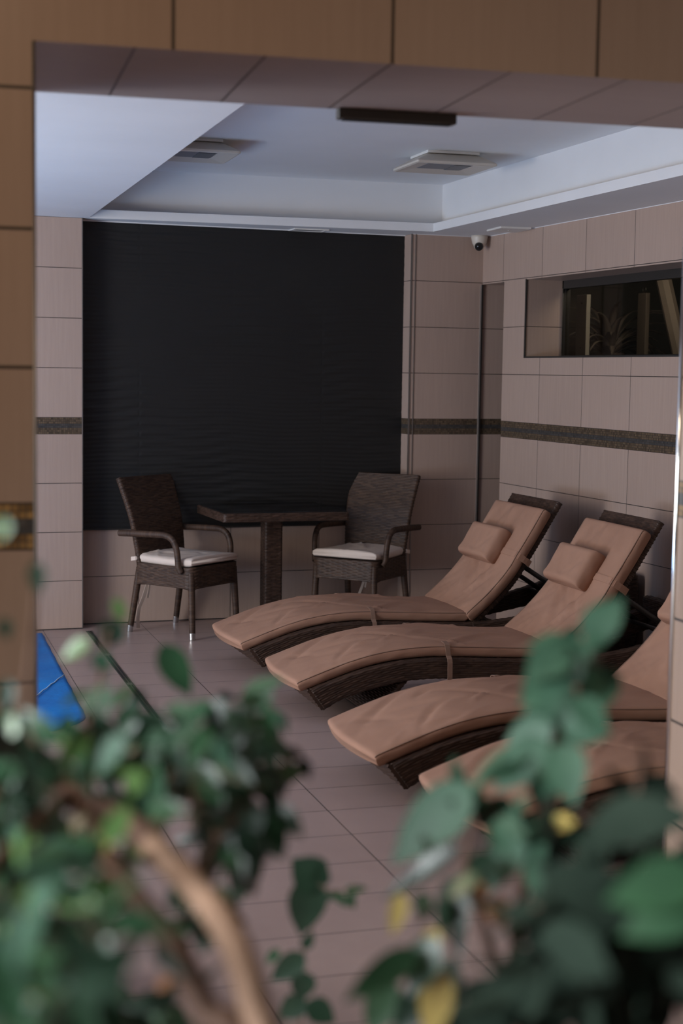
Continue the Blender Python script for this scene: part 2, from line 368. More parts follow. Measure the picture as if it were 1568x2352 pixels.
tag(MB().box((4.6, -4, 2.265), (4.7, .6, 2.62)).build('trim_14', wd), kind='structure')
post = empty('door_board', (3.2, -.36, 1.25), 0, 'white upright board behind the dark window, nearest its left edge', 'board')
MB().box((0, -.062, 0), (.03, .075, .875)).build('board', simple('white_board_paint', (.55, .52, .47), None, .5), post, bevel=.003)
m = MB(); m.tube([(-.004, .0, .82), (.006, .0, .82)], .006, 8); m.tube([(-.004, .0, .53), (.006, .0, .53)], .006, 8); m.build('screw', M['darkmetal'], post)
col_ = empty('wooden_post', (3.62, -.43, 1.25), 0, 'beige square post with a ring hook, seen behind the dark window', 'post')
MB().box((-.015, -.05, 0), (.015, .055, .895)).build('post', simple('beige_post_paint', (.17, .14, .115), None, .7), col_, bevel=.004)
MB().tube([(0, .02*math.cos(a), .918+.022*math.sin(a)) for a in np.linspace(0, 2*math.pi, 17)], .004, 6).build('ring_hook', M['darkmetal'], col_)
brace = MB().tube([(3.6, -.68, 2.25), (3.6, -1.15, 1.25)], .05, 8)
tag(brace.build('slanted_brace', simple('beige_brace_paint', (.17, .14, .115), None, .7)), 'slanted beige brace behind the dark window, at the right edge of the photo', 'brace')
def spiky(name, loc, n, L, label, seed, mat):
    rnd = random.Random(seed); e = empty(name, loc, 0, label, 'plant')
    m = MB()
    for i in range(n):
        az = rnd.uniform(0, 2*math.pi); el = rnd.uniform(.35, 1.45); l_ = L*rnd.uniform(.75, 1.1); w = .035
        v = []; f = []
        for k in range(9):
            t = k/8; r = l_*t; e2 = el-.55*t*t
            p = Vector((math.cos(az)*r*math.cos(e2), math.sin(az)*r*math.cos(e2), .14+r*math.sin(e2)))
            sd = Vector((-math.sin(az), math.cos(az), 0))*w*math.sin(math.pi*min(1, .15+t*.85))
            v += [p+sd, p-sd, p+Vector((0, 0, -.006))]
        for k in range(8): f += [(3*k, 3*k+3, 3*k+5, 3*k+2), (3*k+2, 3*k+5, 3*k+4, 3*k+1), (3*k+1, 3*k+4, 3*k+3, 3*k)]
        m.add(v, f)
    m.build('leaf_rosette', mat, e, smooth=True)
    pot = MB(); pot.tube([(0, 0, 0), (0, 0, .16)], [.08, .11], 20); pot.build('pot', simple('clay_pot', (.14, .10, .085), None, .7), e, smooth=False)
    return e
lf = simple('pale_spiky_leaf', (.26, .22, .18), (.21, .175, .145), .6, 20)
st = MB().box((3.42, -.25, 1.25), (3.80, .20, 1.595)); tag(st.build('plant_stand', simple('dark_stand', (.05, .045, .04), None, .6), bevel=.01), 'low dark stand under the spiky plant behind the window', 'stand')
spiky('palm_standin', (3.6, -.03, 1.597), 46, .46, 'spiky potted plant added behind the dark window for the palm image on its glass', 4, lf)  # solid plant added in place of the palm image on the pane

# ------------------------------------------------------------------ woven surfaces: real relief on swept shapes
def hash01(a, b): return np.mod(np.abs(np.sin(a*12.9898+b*78.233)*43758.5453), 1.0)      # a tone of its own for every strand
def h_weave(a, b, pr=.0105, ps=.038):      # a across the rows (m), b along them (m)
    r = np.floor(a/pr); ac = np.abs(np.sin(math.pi*(a/pr-r)))**.6
    c = np.cos(2*math.pi*(b/(2*ps)+.5*r)); al = np.abs(c)**.75; q = np.floor(b/ps+.5*r+.25)
    return ac*np.where(c > 0, .20+.80*al, .12+.30*al)+.25*np.exp(-(c/.22)**2), hash01(r, q)
def h_wrap(a, b, p=.007): return np.abs(np.sin(math.pi*a/p))**.6, hash01(np.floor(a/p), 0*a)
def sweep(rings, fn, amp, da=.0021, db=.006, along_rows=False, smooth_ctrl=False):
    """rings: n control rings of m points (closed). Resampled finely, displaced along the normal by the weave.
    along_rows: strands run along the path instead of round the ring"""
    R = np.asarray(rings, float); n, m_, _ = R.shape
    cen = R.mean(1); s = np.r_[0, np.cumsum(np.linalg.norm(np.diff(cen, axis=0), axis=1))]
    per = np.linalg.norm(np.roll(R, -1, 1)-R, axis=2); sd = np.concatenate([np.zeros((n, 1)), np.cumsum(per, 1)], 1)
    PL = sd[:, -1].mean()
    dp, dr = (db, da) if along_rows else (da, db)
    NS, NR = max(3, int(s[-1]/dp)), max(8, int(PL/dr))
    ss = np.linspace(0, s[-1], NS+1); tt = np.linspace(0, 1, NR, endpoint=False)
    # resample each control ring by its own length
    RR = np.zeros((n, NR, 3))
    for i in range(n):
        c = np.vstack([R[i], R[i, :1]]); q = tt*sd[i, -1]
        for k in range(3): RR[i, :, k] = np.interp(q, sd[i], c[:, k])
    G = np.zeros((NS+1, NR, 3))
    idx = np.clip(np.searchsorted(s, ss, side='right')-1, 0, n-2); t = ((ss-s[idx])/(s[idx+1]-s[idx]))[:, None, None]
    if smooth_ctrl:
        ext = np.concatenate([2*RR[:1]-RR[1:2], RR, 2*RR[-1:]-RR[-2:-1]]); a, b, c, e = ext[idx], ext[idx+1], ext[idx+2], ext[idx+3]
        G = .5*((2*b)+(-a+c)*t+(2*a-5*b+4*c-e)*t**2+(-a+3*b-3*c+e)*t**3)
    else: G = RR[idx]*(1-t)+RR[idx+1]*t
    du = np.gradient(G, axis=0); dv = np.roll(G, -1, 1)-np.roll(G, 1, 1)
    N = np.cross(dv, du); N /= np.linalg.norm(N, axis=2, keepdims=True)+1e-9
    out = (N*(G-G.mean(1, keepdims=True))).sum(2).mean()
    if out < 0: N = -N
    u = ss[:, None]*np.ones((1, NR)); v = np.ones((NS+1, 1))*(tt*PL)[None]
    if along_rows:
        k = round(PL/.0105); H, tone = fn(v/PL*k*.0105, u)
    else:
        k = max(1, round(PL/.076)); H, tone = fn(u, v/PL*k*.076)
    G = G+N*(H*amp)[..., None]
    V = G.reshape(-1, 3); i = np.arange((NS+1)*NR).reshape(NS+1, NR); j = np.roll(i, -1, 1)
    F = np.stack([i[:-1], j[:-1], j[1:], i[1:]], -1).reshape(-1, 4)
    if out < 0: F = F
    return V, F, i[0], i[-1], tone.reshape(-1)
def woven(name, rings, mat, parent, fn=h_weave, amp=.0042, caps=True, **kw):
    V, F, c0, c1, tone = sweep(rings, fn, amp, **kw)
    me = bpy.data.meshes.new(name)
    faces = F.tolist()
    if caps: faces += [c0.tolist()[::-1], c1.tolist()]
    me.from_pydata(V.tolist(), [], faces); me.polygons.foreach_set('use_smooth', [True]*(len(faces)-(2 if caps else 0))+[False]*(2 if caps else 0))
    me.attributes.new('tone', 'FLOAT', 'POINT').data.foreach_set('value', tone.astype(np.float32))
    me.materials.append(mat); me.update()
    o = bpy.data.objects.new(name, me); COL.objects.link(o); o.parent = parent; return o
def rrect(w, h, r, k=4):                    # rounded rectangle, centred, counter-clockwise
    out = []
    for cx, cy, a0 in ((w/2-r, h/2-r, 0), (-w/2+r, h/2-r, 90), (-w/2+r, -h/2+r, 180), (w/2-r, -h/2+r, 270)):
        for i in range(k+1):
            a = math.radians(a0+90*i/k); out.append((cx+r*math.cos(a), cy+r*math.sin(a)))
    return out
def tube_rings(path, rx, ry=None, n=12, up=(0, 0, 1)):
    path = [Vector(p) for p in path]; rings = []; ry = ry or rx
    for i, p in enumerate(path):
        t = (path[min(i+1, len(path)-1)]-path[max(i-1, 0)]).normalized(); a = t.cross(Vector(up))
        a = a.normalized() if a.length > 1e-4 else Vector((1, 0, 0)); b = a.cross(t).normalized()
        k = rx[i] if isinstance(rx, (list, tuple)) else rx
        rings.append([tuple(p+a*k*math.cos(2*math.pi*j/n)+b*(ry if not isinstance(ry, (list, tuple)) else ry[i])*math.sin(2*math.pi*j/n)) for j in range(n)])
    return rings

# cushions: closed grids with seams and creases
def creases(seed, n, lx, ly, amp):
    r = random.Random(seed); L = []
    for _ in range(n):
        L.append((r.uniform(0, lx), r.uniform(-ly/2, ly/2), r.uniform(-.9, .9), r.uniform(.05, .22), r.uniform(.008, .02), r.uniform(-amp, amp)))
    def f(x, y):
        h = 0
        for cx, cy, a, l_, w, am in L:
            dx, dy = x-cx, y-cy; p = dx*math.cos(a)+dy*math.sin(a); q = -dx*math.sin(a)+dy*math.cos(a)+.25*p*p/max(l_, .05)*.5
            h += am*math.exp(-(p/l_)**2-(q/w)**2)
        return h
    return f
def cushion(name, path, width, thick, mat, parent, cre=None, nx=70, ny=26, crown=.010, taper=None, edge=.016, bulge_end=.0, norm_up=True, piping=None):
    """path: points (x,z) of the underside; built upward by thick along the local normal"""
    p = smooth_path(np.array([(a, 0, b) for a, b in path]), 400)[:, [0, 2]]
    ss_ = np.r_[0, np.cumsum(np.linalg.norm(np.diff(p, axis=0), axis=1))]; q_ = np.array([0, .0015, .004, .008, .013, .02, .03]); tg_ = np.concatenate([q_, np.linspace(.04, ss_[-1]-.04, nx+1-14), ss_[-1]-q_[::-1]])
    p = np.stack([np.interp(tg_, ss_, p[:, k]) for k in (0, 1)], 1)
    d = np.gradient(p, tg_, axis=0); nrm = np.stack([-d[:, 1], d[:, 0]], 1); nrm /= np.linalg.norm(nrm, axis=1, keepdims=True)
    s = np.r_[0, np.cumsum(np.linalg.norm(np.diff(p, axis=0), axis=1))]; L = s[-1]
    # section: closed ring over y: top from -w/2 to w/2, side, bottom
    sec = []
    ys = np.linspace(-1, 1, ny)
    for y in ys: sec.append((y, 1))
    for t in (.75, .5, .25): sec.append((1.0, t))
    for y in np.linspace(1, -1, 8): sec.append((y, 0))
    for t in (.25, .5, .75): sec.append((-1.0, t))
    V = []; m_ = len(sec)
    for i in range(nx+1):
        e = min(s[i], L-s[i]); endf = math.sqrt(max(0, 1-(1-min(1, e/edge))**2)) if edge else 1
        sq = .55+.45*endf
        for y, t in sec:
            w = width/2*(taper(s[i]/L) if taper else 1)
            yy = y*w; side = 1-abs(y)
            h = thick*(.5+(t-.5)*sq)
            if t == 1:
                rnd = math.sqrt(max(0, 1-(1-min(1, side*w/edge))**2))
                h = thick*(.5+.5*sq*(.72+.28*rnd)) + crown*(1-y*y)*endf
                if cre: h += cre(s[i], yy)*min(1, side*8)*min(1, e/.04)
            elif 0 < t < 1: yy *= 1+.012*math.sin(math.pi*t)/(width/2+.001)*.6; yy += (noise.noise((s[i]*14, t*3, y*9))*.004 if cre else 0)
            so = -bulge_end*(1-y*y)*max(0, 1-s[i]/.16)
            V.append((p[i, 0]+nrm[i, 0]*h+so, yy, p[i, 1]+nrm[i, 1]*h))
    F = []
    for i in range(nx):
        for k in range(m_): F.append((i*m_+k, i*m_+(k+1) % m_, (i+1)*m_+(k+1) % m_, (i+1)*m_+k))
    F.append(tuple(range(m_))[::-1]); F.append(tuple(range(nx*m_, (nx+1)*m_)))
    o = mesh_obj(name, V, F, mat, parent, smooth=True)
    if piping:
        for sg in (-1, 1):
            k = ny-1 if sg > 0 else 0
            pts = [Vector(V[i*m_+k])+Vector((0, .001*sg, 0)) for i in range(1, nx)]
            MB().tube(pts, .0028, 6).build('piping', piping, o, smooth=True)
    return o
def strap(name, pts, w, axis, mat, parent, th=.0025):
    """a flat ribbon along pts, w wide along AXIS"""
    a = Vector(axis).normalized()*w/2; pts = [Vector(p) for p in pts]; v = []; f = []
    for i, p in enumerate(pts):
        t = (pts[min(i+1, len(pts)-1)]-pts[max(i-1, 0)]).normalized(); nn = t.cross(a).normalized()*th/2
        v += [p+a+nn, p-a+nn, p-a-nn, p+a-nn]
    for i in range(len(pts)-1):
        for k in range(4): f.append((4*i+k, 4*i+(k+1) % 4, 4*i+4+(k+1) % 4, 4*i+4+k))
    f.append((0, 1, 2, 3)); n = 4*(len(pts)-1); f.append((n+3, n+2, n+1, n))
    return mesh_obj(name, v, f, mat, parent, smooth=False)

# ------------------------------------------------------------------ sun loungers
FT = [(0.02, .160), (.1, .188), (.22, .228), (.34, .258), (.47, .276), (.6, .282), (.71, .278), (.96, .264), (1.2, .252), (1.35, .252), (1.55, .272), (1.75, .31), (2.03, .385)]
FBm = [(0.02, .066), (.16, .105), (.26, .139), (.46, .181), (.6, .187), (.83, .176), (1.2, .158), (1.35, .160), (1.62, .185), (1.95, .245), (2.03, .268)]
ft = lambda x: float(np.interp(x, *zip(*FT))); fb = lambda x: float(np.interp(x, *zip(*FBm)))
BK = [(1.262, .252), (1.40, .372), (1.51, .492), (1.575, .592), (1.645, .70), (1.77, .905)]   # front face of the back panel
def make_lounger():
    root = empty('sun_lounger', (0, 0, 0))
    HW = .325
    xs = np.r_[np.linspace(.02, .16, 4), np.linspace(.22, 1.27, 14)]
    rings = []
    for i, x in enumerate(xs):
        zt, zb = ft(x), fb(x)
        under = .07*max(0, 1-(x-.02)/.14)
        rr = rrect(2*HW, zt-zb, .014, 3)
        rings.append([(x+under*(1-(z/(zt-zb)+.5)), y, (zt+zb)/2+z) for y, z in rr])
    fr = woven('frame', rings, M['wicker'], root, along_rows=True, db=.007)
    # woven end panel, raked back underneath
    def endsec(y): return [(.020+a*1.0+.070*(.5-b/.094)*1.0-.008, y, .113+b) for a, b in rrect(.016, .094, .006, 3)]
    woven('end_panel', [endsec(y) for y in np.linspace(-HW+.002, HW-.002, 4)], M['wicker'], root, along_rows=True, db=.006)
    # side rails behind the hinge and the head bar
    for sg in (-1, 1):
        xr = np.linspace(1.26, 2.05, 10)
        rings = [[(x, sg*(HW-.0225)+y, (ft(x)+fb(x))/2+z) for y, z in rrect(.045, ft(x)-fb(x), .012, 3)] for x in xr]
        woven('side_rail', rings, M['wicker'], root, along_rows=True, db=.007)
    rings = [[(2.055+a, y, .355+b) for a, b in rrect(.05, .17, .015, 3)] for y in np.linspace(-HW, HW, 5)]
    woven('head_bar', rings, M['wicker'], root, along_rows=True, db=.007)
    # two slanted woven leg panels with small feet
    for x0, x1 in ((.50, .345), (1.55, 1.70)):
        zt = fb(x0)+.01
        rings = [[(x0+(x1-x0)*t+a*.5, b, .012+(zt-.012)*(1-t)) for a, b in rrect(.07-.02*t, .58, .016, 3)] for t in np.linspace(0, 1, 5)]
        lg = woven('leg', rings, M['wicker'], root)
        for sg in (-1, 1): MB().tube([(x1, sg*.26, 0), (x1, sg*.26, .02)], .012, 10).build('foot', M['white'], lg, smooth=False)
    # back panel, a little wider than the cushion, curving forward
    bp = smooth_path(np.array([(a, 0, b) for a, b in BK]), 12)[:, [0, 2]]; d = np.gradient(bp, axis=0); d /= np.linalg.norm(d, axis=1, keepdims=True)
    rings = [[(bp[i, 0]+d[i, 1]*(a+.016), b, bp[i, 1]-d[i, 0]*(a+.016)) for a, b in rrect(.032, .60, .012, 3)] for i in range(12)]
    woven('backrest_frame', rings, M['wicker'], root)
    for sg in (-1, 1):
        MB().tube([(1.60, sg*.2, .545), (1.93, sg*.2, .335)], .014, 8).build('support_strut', M['darkmetal'], root, smooth=True)
    m = MB(); m.tube([(1.90, -.29, .33), (1.90, .29, .33)], .012, 8); m.tube([(1.42, .27, .21), (1.62, .27, .215)], .012, 8); m.build('crossbar', M['darkmetal'], root, smooth=True)
    # cushions
    TH_ = .052
    under = [(-.025, .148)]+[(x, ft(x)+.006) for x in (.1, .22, .34, .47, .6, .71, .96, 1.12, 1.24)]
    c1 = cushion('seat_cushion', under, .60, TH_, M['tan'], root, creases(3, 60, 1.25, .6, .010), 110, 30, .008, None, .018, .035, piping=M['tan_dark'])
    for sg in (-1, 1):
        x = .685; y = .302*sg
        strap('cushion_strap', [(x, sg*.255, ft(x)+.070), (x, sg*.288, ft(x)+.067), (x, sg*.304, ft(x)+.060), (x+.001, sg*.3115, ft(x)+.040), (x+.002, sg*.317, ft(x)+.012), (x+.003, sg*.333, ft(x)-.002), (x+.003, sg*.3385, ft(x)-.02), (x+.004, sg*.3385, fb(x)+.01), (x+.004, sg*.335, fb(x)-.006)], .024, (1, 0, 0), M['tan_dark'], c1)
    bk = [(bp[i, 0]-d[i, 1]*.003, bp[i, 1]+d[i, 0]*.003) for i in range(12)]; bk = bk[:11]+[((bp[10]+bp[11])/2).tolist()]
    bk = [bk[0]]+bk[1:10]+[(bp[10, 0]-.003, bp[10, 1])]
    c2 = cushion('back_cushion', bk, .622, .066, M['tan'], root, creases(8, 46, .75, .6, .013), 90, 30, .006, None, .018, piping=M['tan_dark'])
    # strap over the back cushion, round the panel
    i = 6; q = bp[i]; nn = np.array([-d[i, 1], d[i, 0]]); tt = d[i]
    for sg in (-1, 1):
        pp = [(y*sg, h) for y, h in ((.10, .077), (.2, .076), (.285, .073), (.306, .066), (.3185, .045), (.3195, .01), (.3165, -.012), (.31, -.04), (.29, -.044))]
        strap('pillow_strap', [(q[0]+nn[0]*h, y, q[1]+nn[1]*h) for y, h in pp], .035, (tt[0], 0, tt[1]), M['tan'], c2)
    # headrest pillow
    j0 = 5.2
    cc = np.array([np.interp(6.1, range(12), bp[:, 0]), np.interp(6.1, range(12), bp[:, 1])]); tg = d[6]; nm = np.array([-tg[1], tg[0]])
    base = cc+nm*.072
    pil = cushion('headrest_pillow', [(-.105, 0), (-.05, -.004), (.05, -.004), (.105, 0)], .37, .090, M['tan'], root, creases(5, 12, .2, .37, .007), 30, 26, .007, None, .021)
    Mx = Matrix(((tg[0], 0, nm[0], base[0]), (0, 1, 0, .035), (tg[1], 0, nm[1], base[1]), (0, 0, 0, 1)))
    pil.data.transform(Mx)
    return root
LG = 'wicker sun loungers in a row along the right wall'
lp = make_lounger()
spots = [(.552, -1.462, -.012), (.535, -2.50, -.05), (.400, -3.84, -.04), (.435, -4.73, -.03)]
labels = ['wicker sun lounger farthest back, next to the table and armchairs', 'wicker sun lounger second from the table, its foot over the visible floor', 'wicker sun lounger third from the table, back cut by the right pier', 'nearest wicker sun lounger, mostly hidden by leaves']
for i, (x, y, a) in enumerate(spots):
    o = lp if i == 0 else copy_tree(lp)
    o.location = (x, y, 0); o.rotation_euler = (0, 0, a); tag(o, labels[i], 'sun lounger', LG)

# ------------------------------------------------------------------ armchairs
def make_chair():
    root = empty('wicker_armchair', (0, 0, 0)); w = M['wicker_warm']
    # seat box with an arched lower edge
    rr = rrect(.46, .455, .05, 5); n = len(rr); rings = []
    for t in np.linspace(0, 1, 4):
        ring = []
        for x, y in rr:
            arch = .055*(1-min(1, (abs(abs(x)-.23)+abs(abs(y)-.2275))/.15))**1.5
            zb = .335-arch; ring.append((x, y, zb+(.432-zb)*t))
        rings.append(ring)
    woven('seat_frame', rings, w, root)
    for sx, sy in ((-1, 1), (1, 1), (-1, -1), (1, -1)):
        top = (sx*.203, .2 if sy > 0 else -.2, .40); bot = (sx*(.217), .222 if sy > 0 else -.262, .035)
        lg = woven('leg', tube_rings([top, bot], [.0215, .0175], [.0215, .0175], 12, (0, 1, 0)), w, root, h_wrap, .0018, da=.0018, db=.008)
        b2 = (bot[0]+(bot[0]-top[0])*.098, bot[1]+(bot[1]-top[1])*.098, .0)
        cp = MB().tube([(bot[0], bot[1], .042), b2], [.0195, .0185], 16).build('foot_cap', M['chrome'], lg, smooth=False, bevel=.002)
    path = smooth_path(np.array([(0, -.195, .36), (0, -.212, .50), (0, -.245, .68), (0, -.302, .84), (0, -.341, .937)]), 14); rings = []
    d = np.gradient(path, axis=0); d /= np.linalg.norm(d, axis=1, keepdims=True)
    for i in range(14):
        t = i/13; wdt = .425+.078*t
        sec = rrect(wdt, .036, .016, 4)
        sec2 = []
        for x, y in sec:
            b = .02*(1-(2*x/wdt)**2)
            sec2.append((x, path[i, 1]-b+y*d[i, 2], path[i, 2]-y*d[i, 1]-(.012*(2*x/wdt)**2*0)))
        rings.append(sec2)
    woven('backrest', rings, w, root)
    for sx in (-1, 1):
        p = smooth_path(np.array([(sx*.262, -.315, .607), (sx*.262, -.20, .612), (sx*.262, -.02, .618), (sx*.262, .055, .616), (sx*.261, .105, .592), (sx*.259, .132, .54), (sx*.255, .140, .48), (sx*.252, .143, .43), (sx*.243, .157, .400)]), 34)
        woven('armrest', tube_rings(p, .0185, .0165, 12, (1, 0, 0)), w, root, h_wrap, .0018, da=.0022, db=.008)
    cr = creases(11, 18, .44, .44, .009)
    c = cushion('seat_cushion', [(-.215, .438), (-.1, .434), (.1, .434), (.22, .44)], .44, .046, M['cream'], root, cr, 44, 30, .010, lambda t: .93+.07*min(1, t*1.6), .02, piping=None)
    c.data.transform(Matrix.Rotation(math.pi/2, 4, 'Z'))
    for sx in (-1, 1):
        strap('cushion_tie', [(sx*.195, -.19, .462), (sx*.228, -.215, .457), (sx*.232, -.245, .452), (sx*.21, -.262, .45), (sx*.16, -.262, .449)], .024, (0, 0, 1), M['cream'], c)
    strap('hanging_tie', [(.085, -.225, .345), (.083, -.235, .30), (.09, -.245, .255), (.112, -.25, .20), (.142, -.26, .135), (.150, -.262, .08), (.146, -.262, .012)], .024, (.8, -.3, .1), M['cream'], c)
    strap('hanging_tie', [(.070, -.222, .345), (.072, -.23, .30), (.075, -.236, .25), (.085, -.24, .195)], .014, (.8, -.3, .1), M['cream'], c)
    return root
GC = 'wicker armchairs at the small table'
ch = make_chair(); ch.location = (.592, -.262, 0); ch.rotation_euler = (0, 0, math.atan2(-.8, .6)-math.pi/2)
tag(ch, 'wicker armchair with cream cushion left of the table', 'chair', GC)
c2 = copy_tree(ch); c2.location = (1.735, -.225, 0); c2.rotation_euler = (0, 0, math.atan2(-.67, -.743)-math.pi/2)
tag(c2, 'wicker armchair with cream cushion right of the table', 'chair', GC)

# ------------------------------------------------------------------ table
t = empty('pedestal_table', (1.145, -.214, 0), 0, 'square wicker pedestal table with dark glass top between the armchairs', 'table')
rings = [[(x*(1 if 0 < k < 3 else .985), y*(1 if 0 < k < 3 else .985), z) for x, y in rrect(.795, .66, .02, 4)] for k, z in enumerate((.694, .699, .742, .747))]
woven('tabletop_rim', rings, M['wicker'], t, db=.005)
MB().box((-.385, -.318, .746), (.385, .318, .7535)).build('glass_top', M['glassblack'], t, bevel=.002)
woven('pedestal', [[(x, y, z) for x, y in rrect(.112, .112, .012, 4)] for z in (.03, .35, .694)], M['wicker'], t)
MB().box((-.2, -.2, 0), (.2, .2, .03)).build('base_plate', M['darkmetal'], t, bevel=.006)
# wicker cube side table by the wall
t = empty('side_table', (2.435, -2.005, 0), 0, 'dark wicker cube side table against the right wall behind the second lounger', 'side table')
woven('body', [[(x*k, y*k, z) for x, y in rrect(.37, .33, .03, 5)] for z, k in ((.03, .99), (.25, 1), (.50, 1), (.525, .99), (.54, .95))], M['wicker'], t)
for sx in (-1, 1):
    for sy in (-1, 1): MB().tube([(sx*.15, sy*.13, 0), (sx*.15, sy*.13, .035)], .016, 10).build('foot', M['darkmetal'], t)
MB().box((-.16, -.14, .538), (.16, .14, .546)).build('table_top', M['glassblack'], t, bevel=.002)

# ------------------------------------------------------------------ ceiling and wall fittings
def make_unit():
    root = empty('ceiling_unit', (0, 0, ZT)); w = M['offwhite']
    MB().box((-.15, -.15, -.014), (.15, .15, 0)).build('mounting_plate', M['white'], root, bevel=.002)
    m = MB(); a = [(.135, -.012), (.16, -.022), (.222, -.058), (.232, -.066), (.232, -.076), (.222, -.080)]
    v = []; f = []
    for hw, z in a:
        v += [(x, y, z) for x, y in rrect(2*hw, 2*hw*.93, .012, 3)]
    n = 16
    for i in range(len(a)-1):
        for k in range(n): f.append((i*n+k, i*n+(k+1) % n, (i+1)*n+(k+1) % n, (i+1)*n+k))
    # underside: a shallow pyramid going up to the slot
    b0 = len(v); v += [(x, y, -.066) for x, y in rrect(.26, .20, .008, 3)]
    for k in range(n): f.append(((len(a)-1)*n+k, (len(a)-1)*n+(k+1) % n, b0+(k+1) % n, b0+k))
    m.add(v, f); m.build('cover', w, root, smooth=False)
    m = MB(); m.box((-.13, -.10, -.067), (.13, .10, -.064)); m.build('slot_panel', simple('grey_slot', (.22, .22, .23), None, .5), root)
    MB().box((.03, -.095, -.070), (.12, .095, -.0665)).build('slot_cover', simple('dark_slot', (.12, .12, .125), None, .4), root)
    return root
u1 = make_unit(); u1.location = (1.775, -1.36, ZT); u1.rotation_euler = (0, 0, -.06)
tag(u1, 'white square ceiling unit fully in view, nearer the right wall', 'ceiling unit', 'square ceiling units in the coffer')
u2 = copy_tree(u1); u2.location = (.36, -1.22, ZT); tag(u2, 'white square ceiling unit half hidden behind the bright left soffit', 'ceiling unit', 'square ceiling units in the coffer')
# long slot vent on the coffer side
v = empty('wall_vent', (2.277, -2.55, 2.725), 0, 'rectangular slot vent with four screws on the right side of the coffer', 'vent'); v.rotation_euler = (0, 0, .030)
m = MB(); fx = .022
for a, b in (((-.01, -.335, -.053), (.0, .335, -.026)), ((-.01, -.335, .026), (.0, .335, .053)), ((-.01, -.335, -.026), (.0, -.29, .026)), ((-.01, .29, -.026), (.0, .335, .026))): m.box(a, b)
m.build('frame', M['vent'], v, bevel=.002)
MB().box((-.001, -.29, -.026), (.004, .29, .026)).build('opening', M['hole'], v)
for z in (-.013, .013):
    MB().box((-.008, -.29, z-.003), (.001, .29, z+.003)).build('slat', M['vent'], v)
for y in (-.30, .30):
    for z in (-.040, .040): MB().tube([(-.012, y, z), (-.008, y, z)], .006, 8).build('screw', M['darkmetal'], v)
v = empty('ceiling_vent', (1.455, .055, 2.5), 0, 'small rectangular vent in the ceiling strip above the black wall', 'vent'); v.rotation_euler = (0, 0, -.03)
m = MB()
for a, b in (((-.115, -.07, -.008), (.115, -.052, 0)), ((-.115, .052, -.008), (.115, .07, 0)), ((-.115, -.052, -.008), (-.095, .052, 0)), ((.095, -.052, -.008), (.115, .052, 0))): m.box(a, b)
m.build('frame', M['white'], v, bevel=.0015)
MB().box((-.095, -.052, -.004), (.095, .052, 0)).build('grille', simple('grey_grille', (.16, .16, .17), None, .5), v)
v = empty('access_panel', (2.535, -.62, 2.5), 0, 'flat white square panel on the ceiling beside the security camera', 'panel'); v.rotation_euler = (0, 0, -.1)
MB().box((-.10, -.13, -.012), (.10, .13, 0)).build('panel', M['white'], v, bevel=.003)
MB().tube([(.0, .0, -.016), (.0, .0, -.011)], .008, 10).build('catch', M['vent'], v)
# security camera
s = empty('security_camera', (2.582, -.085, 2.5), 0, 'cream dome security camera under the ceiling in the corner', 'security camera')
m = MB(); m.tube([(0, 0, 0), (0, 0, -.014), (0, 0, -.05), (0, 0, -.066)], [.054, .054, .046, .036], 28); m.build('housing', M['offwhite'], s, smooth=True)
dirv = Vector((-.42, -.78, -.46)).normalized(); cc = Vector((-.006, -.012, -.062))
m = MB(); pts = []; rad = []
for k in range(13):
    a = math.pi*k/12; pts.append(cc+dirv*(-.036*math.cos(a))); rad.append(max(.036*math.sin(a), .0005))
m.tube(pts[:10], rad[:10], 24); m.build('eyeball', M['offwhite'], s, smooth=True)
m = MB(); m.tube([cc+dirv*.020, cc+dirv*.034], [.029, .026], 24); m.build('lens_ring', M['black'], s, smooth=False)
MB().tube([cc+dirv*.033, cc+dirv*.0365], [.014, .011], 20).build('lens', M['glassblack'], s, smooth=True)
# dark bar under the far edge of the beam
p0, p1 = fw(.823, TH+.01), fw(1.148, TH+.01)
d_ = empty('shutter_bar', (*fw(.985, TH-.012), 2.30), -A, 'short dark bar fixed under the far edge of the tiled beam', 'bar')
MB().box((-.164, -.02, -.028), (.164, .02, 0)).build('bar', simple('dark_bronze_bar', (.045, .038, .03), None, .5), d_, bevel=.003)
MB().box((-.150, -.012, -.031), (.150, .012, -.027)).build('bar_slot', M['hole'], d_)

# ------------------------------------------------------------------ floor drain and blue mat
a0, a1 = Vector((.02, -.10, 0)), Vector((-.115, -2.75, 0)); dd = (a1-a0).normalized(); nn_ = Vector((dd.y, -dd.x, 0))
dr = empty('floor_drain', (.0, -1.0, 0), 0, 'narrow linear steel drain let into the floor tiles', 'drain'); inv = Vector((0, -1.0, 0))
def strip(m, s0, s1, o0, o1, z0, z1):
    pts = [a0+dd*s0+nn_*o0, a0+dd*s1+nn_*o0, a0+dd*s1+nn_*o1, a0+dd*s0+nn_*o1]; pts = [q-inv for q in pts]
    v = [(q.x, q.y, z0) for q in pts]+[(q.x, q.y, z1) for q in pts]
    m.add(v, [(0, 1, 2, 3), (7, 6, 5, 4), (0, 4, 5, 1), (1, 5, 6, 2), (2, 6, 7, 3), (3, 7, 4, 0)])
m = MB(); strip(m, 0, 2.6, -.016, .016, 0, .0012); m.build('channel', M['hole'], dr)
m = MB(); strip(m, 0, 2.6, -.018, -.013, 0, .003); strip(m, 0, 2.6, .013, .018, 0, .003); strip(m, .0, 2.6, -.004, .002, .001, .003); m.build('edge_rail', M['steel_drain'], dr)
for k in range(5):
    m = MB(); strip(m, .82*k+.78, .82*k+.83, -.013, .013, .001, .0035)
    if .82*k+.83 < 2.6: m.build('bridge', M['alu'], dr)
bm, nt, b = new_mat('blue_mat_vinyl', (.002, .12, .45), .5, Specular_IOR_Level=.2)
